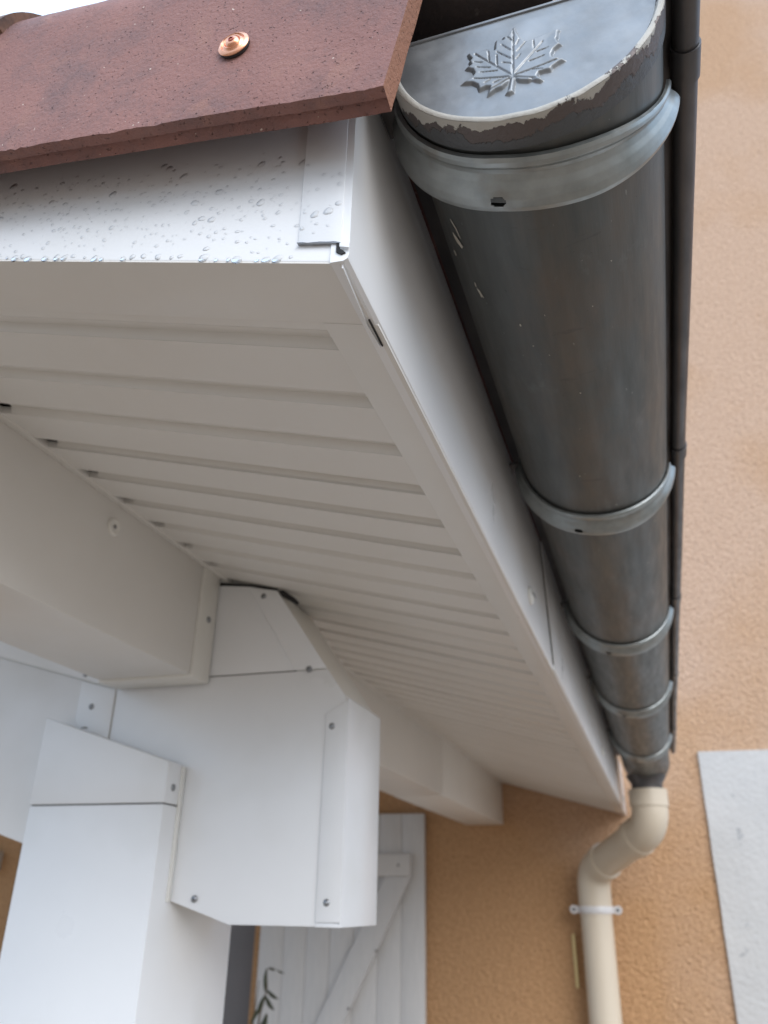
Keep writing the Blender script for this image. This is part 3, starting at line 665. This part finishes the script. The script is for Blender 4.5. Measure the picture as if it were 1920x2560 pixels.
# cream paint flecks on the zinc
def fleck(y, ang, pts):
    V = [(0, 0, 0)] * 0; n = len(pts)
    for r in (GR + .0008, GR + .0011):
        for (s, t) in pts:
            a = R(ang) + s / 1000 / GR; V.append((GX + r * math.cos(a), y + t / 1000, GZc + r * math.sin(a)))
    F = [tuple(range(n)), tuple(range(2 * n - 1, n - 1, -1))] + [(i, (i + 1) % n, n + (i + 1) % n, n + i) for i in range(n)]
    mk('paint_fleck', V, F, paint, gu)
def ang(x, z): return math.degrees(math.atan2(z - GZc, x - GX)) % 360
fleck(.379, ang(-.079, .38), [(-3, -5), (-.5, -3), (2, 0), (4.2, 3.6), (3.1, 4.4), (2.5, 6.2), (.6, 4.2), (-1.6, 2.2), (-2.8, -1)])
fleck(.366, ang(-.077, .379), [(-2.6, -5), (-1, -2.6), (.8, 1), (1.6, 6), (2.3, 9), (1.2, 6), (.1, 1.4), (-1.8, -2.2)])
fleck(.398, ang(-.085, .388), [(-.8, -2), (.3, -1), (.7, 2), (-.2, 3), (-.9, .4)])
fleck(.425, ang(-.073, .375), [(-2.4, -3.4), (-.3, -2.2), (.6, .3), (2, 4), (.4, 3.1), (-.4, 5.2), (-1, 1.6), (-2, 0)])
fleck(.418, ang(-.075, .377), [(-.4, -1.5), (.4, -1), (.5, 2.1), (-.2, 2.2)])
fleck(.447, ang(-.05, .361), [(-.5, -1), (.5, -.8), (.3, 1.4), (-.4, 1)])
for i in range(14):
    y = random.uniform(.36, 1.1); a = random.uniform(228, 318); q = random.uniform(.25, .6)
    fleck(y, a, [(-q, -q * random.uniform(.6, 2)), (q, -q), (q * .7, q * random.uniform(.6, 2.4)), (-q * .8, q)])

# ------------------------------------------------------------------ downpipe
dp = thing('downpipe', 'sand coloured plastic downpipe with two elbows on the ochre wall', 'downpipe', (-.238, 3.05, GZ))
A = Vector((-.026, 2.76, .320)); B = Vector((-.026, 2.76, .215)); C = Vector((-.238, 3.05, .100)); D = Vector((-.238, 3.05, GZ + .004))
def bend(p, q, r, rad, n=12):
    a = (p - q).normalized(); b = (r - q).normalized(); th = a.angle(b); t = rad / math.tan(th / 2)
    P0 = q + a * t; P1 = q + b * t; c = q + (a + b).normalized() * (rad / math.sin(th / 2)); out = []
    u = (P0 - c); v = (P1 - c); w_ = u.angle(v)
    for i in range(n + 1): out.append(c + (u * math.sin((1 - i / n) * w_) + v * math.sin(i / n * w_)) / math.sin(w_))
    return out
b1 = bend(A, B, C, .075); b2 = bend(B, C, D, .075)
d1 = (C - B).normalized()
tube('elbow', [A, A + Vector((0, 0, -.001))] + b1 + [b1[-1] + d1 * .045], .0545, pipem, dp, 40)
tube('collar', [A + Vector((0, 0, .002)), A + Vector((0, 0, -.048))], .0580, pipem, dp, 40)
tube('collar', [b1[-1] + d1 * .016, b1[-1] + d1 * .052], .0578, pipem, dp, 40)
tube('pipe', [b1[-1] + d1 * .053, b2[0] - d1 * .040], .0515, pipem, dp, 40)
tube('elbow', [b2[0] - d1 * .038] + b2 + [b2[-1] + Vector((0, 0, -.055))], .0545, pipem, dp, 40)
tube('collar', [b2[0] - d1 * .040, b2[0] - d1 * .008], .0578, pipem, dp, 40)
tube('pipe', [b2[-1] + Vector((0, 0, -.056)), D], .0512, pipem, dp, 40)
zc = -.020
cl = lathe('clamp', [(.0513, -.010), (.0545, -.011), (.0562, -.006), (.0562, .006), (.0545, .011), (.0513, .010)], (-.238, 3.05, zc), (0, 0, 1), clampm, dp, 40)
for s in (-1, 1):
    g = lathe('lug', [(.012, 0), (.0135, .002), (.0135, .008), (.012, .010)], (-.238 + s * .071, 3.048, zc), (0, -1, 0), clampm, cl, 20)
    box('lug_web', -.238 + s * .063 - .010, -.238 + s * .063 + .010, 3.0385, 3.0475, zc - .011, zc + .011, clampm, cl, .002)
    lathe('screw', [(.0058, 0), (.0052, .001), (.003, .0002)], (-.238 + s * .071, 3.0378, zc), (0, -1, 0), zincdark, g, 14)
tube('wall_stud', [(-.238, 3.09, zc), (-.238, YW + .01, zc)], .006, steel, cl, 10)
ys = prism('yellow_strip', [(-.3295, -.096), (-.3195, -.095), (-.3175, -.252), (-.3275, -.253)], YW - .016, YW - .0005, yellow, None, .002)
tag(ys, 'thin pale yellow strip stuck on the ochre wall left of the downpipe', 'strip')

# ------------------------------------------------------------------ plant
pt = thing('plant', 'slim leafy plant sprig in front of the white shutter at the bottom', 'plant', (-1.19, 2.5, GZ))
tube('stem', [(-1.20, 2.5, GZ + .22), (-1.21, 2.5, -1.0), (-1.20, 2.5, -.5), (-1.176, 2.5, -.303), (-1.160, 2.5, -.248), (-1.166, 2.5, -.196), (-1.156, 2.5, -.190), (-1.142, 2.5, -.191)], [.005, .0045, .004, .003, .0026, .002, .0015, .001], stemm, pt, 8)
tube('stem', [(-1.20, 2.5, -.5), (-1.185, 2.495, -.36), (-1.150, 2.49, -.305)], [.0035, .003, .0018], stemm, pt, 8)
tube('stem', [(-1.205, 2.5, -.6), (-1.20, 2.505, -.34), (-1.192, 2.51, -.225)], [.003, .0022, .001], stemm, pt, 8)
def leaf(a, b, wd, tw=0):
    a = Vector(a); b = Vector(b); d = (b - a); sd_ = d.cross(Vector((0, 1, .35 + tw))).normalized(); up = d.cross(sd_).normalized(); n = 6; V = []; F = []
    for i in range(n + 1):
        t = i / n; wv = wd * math.sin(math.pi * min(t * .92 + .04, 1)) ** .8; c = a + d * t + up * (.004 * math.sin(math.pi * t))
        V += [c - sd_ * wv + up * .0015, c, c + sd_ * wv + up * .0015]
    for i in range(n):
        for q in (0, 1): F.append((3 * i + q, 3 * i + q + 1, 3 * i + 4 + q, 3 * i + 3 + q))
    o = mk('leaf', V, F, leafm, pt, True, 60); m_ = o.modifiers.new('thick', 'SOLIDIFY'); m_.thickness = .0006
leaf((-1.166, 2.5, -.194), (-1.160, 2.49, -.252), .0060); leaf((-1.158, 2.5, -.190), (-1.128, 2.49, -.194), .0030); leaf((-1.130, 2.5, -.193), (-1.098, 2.48, -.200), .0030)
leaf((-1.160, 2.5, -.246), (-1.112, 2.48, -.266), .0065); leaf((-1.163, 2.5, -.262), (-1.128, 2.49, -.295), .0075); leaf((-1.166, 2.5, -.262), (-1.180, 2.49, -.310), .0065)
leaf((-1.174, 2.5, -.285), (-1.200, 2.49, -.335), .0055); leaf((-1.150, 2.49, -.305), (-1.150, 2.47, -.36), .0085); leaf((-1.18, 2.5, -.35), (-1.13, 2.49, -.39), .007)
leaf((-1.19, 2.5, -.40), (-1.25, 2.49, -.45), .007); leaf((-1.2, 2.5, -.46), (-1.14, 2.49, -.52), .008); leaf((-1.2, 2.5, -.55), (-1.27, 2.49, -.61), .008); leaf((-1.205, 2.5, -.7), (-1.13, 2.48, -.77), .009)
lathe('pot', [(.10, 0), (.115, .02), (.14, .21), (.155, .212), (.155, .25), (.138, .25), (.13, .225)], (-1.2, 2.5, GZ), (0, 0, 1), potm, pt, 28)

# ------------------------------------------------------------------ rain drops on the rake board
def drop_mesh(seed, seg=14, rows=5):
    rnd = random.Random(seed); me = bpy.data.meshes.new('water_drop'); V = [(0, 0, 1)]; F = []
    ph = rnd.uniform(0, 6); am = rnd.uniform(.03, .12)
    for i in range(1, rows + 1):
        t = math.pi / 2 * i / rows
        for k in range(seg):
            a = 2 * math.pi * k / seg; r = math.sin(t) * (1 + am * math.cos(2 * a + ph) + .05 * math.cos(3 * a + ph * 2)); V.append((r * math.cos(a), r * math.sin(a), max(math.cos(t), 0)))
    for i in range(rows):
        for k in range(seg):
            if i == 0: F.append((0, 1 + k, 1 + (k + 1) % seg))
            else: a = 1 + (i - 1) * seg; F.append((a + k, a + seg + k, a + seg + (k + 1) % seg, a + (k + 1) % seg))
    F.append(tuple(1 + (rows - 1) * seg + k for k in range(seg))[::-1])
    me.from_pydata(V, [], F); me.materials.append(water); me.polygons.foreach_set('use_smooth', [True] * len(me.polygons)); me.set_sharp_from_angle(angle=R(60)); return me
DM = [drop_mesh(i) for i in range(5)]
def drop_place(x, z, r, y=YR):
    ax = r * random.uniform(.85, 1.2); az = r * random.uniform(.75, 1.0)
    return x, y + .00005, z, ax, az, r * random.uniform(.30, .40), random.uniform(-.5, .2)
taken = []
def try_place(rmin, rmax, hang=False):
    for _ in range(40):
        x = -.117 - .27 * random.random() ** .9; zl = zsof(x)
        z = zl + (random.uniform(-.0006, .0022) if hang else .004 + (.078) * random.betavariate(1.6, 1.8))
        r = random.uniform(rmin, rmax)
        if z > .388 + (-.14 - x) * .18 - .018: continue
        if -.1415 < x < -.1385: continue
        if x > -.14 and z < .302: continue
        if all((x - a) ** 2 + (z - b) ** 2 > (r + c) ** 2 * 1.3 for a, b, c in taken): taken.append((x, z, r)); return x, z, r
    return None
for i in range(84):
    p = try_place(.0012, .0025) if i < 52 else try_place(.0011, .0029, True)
    if not p: continue
    x, y, z, ax, az, h, rot = drop_place(*p, y=YR - (.0018 if p[0] > -.1395 else 0))
    o = bpy.data.objects.new('water_drop', DM[i % 5]); o.location = (x, y, z + H); o.scale = (ax, az, h)
    o.rotation_euler = (R(90), rot, 0); link(o)
    tag(o, 'clear raindrop clinging to the wet white rake board', 'raindrop', 'raindrops on the rake board')
VV = []; FF = []
for i in range(330):
    p = try_place(.0005, .0014)
    if not p: continue
    x, y, z, ax, az, h, rot = drop_place(*p, y=YR - (.0018 if p[0] > -.1395 else 0)); base = len(VV); me = DM[i % 5]; c, s = math.cos(rot), math.sin(rot)
    for v in me.vertices:
        lx, lz = v.co.x * ax, v.co.y * az; VV.append((x + lx * c - lz * s, y - v.co.z * h, z + lx * s + lz * c))
    for f in me.polygons: FF.append(tuple(base + k for k in f.vertices))
sp = mk('fine_droplets', VV, FF, water, None, True, 60); tag(sp, 'fine rain spray beading the white rake board', 'raindrops', kind='stuff')
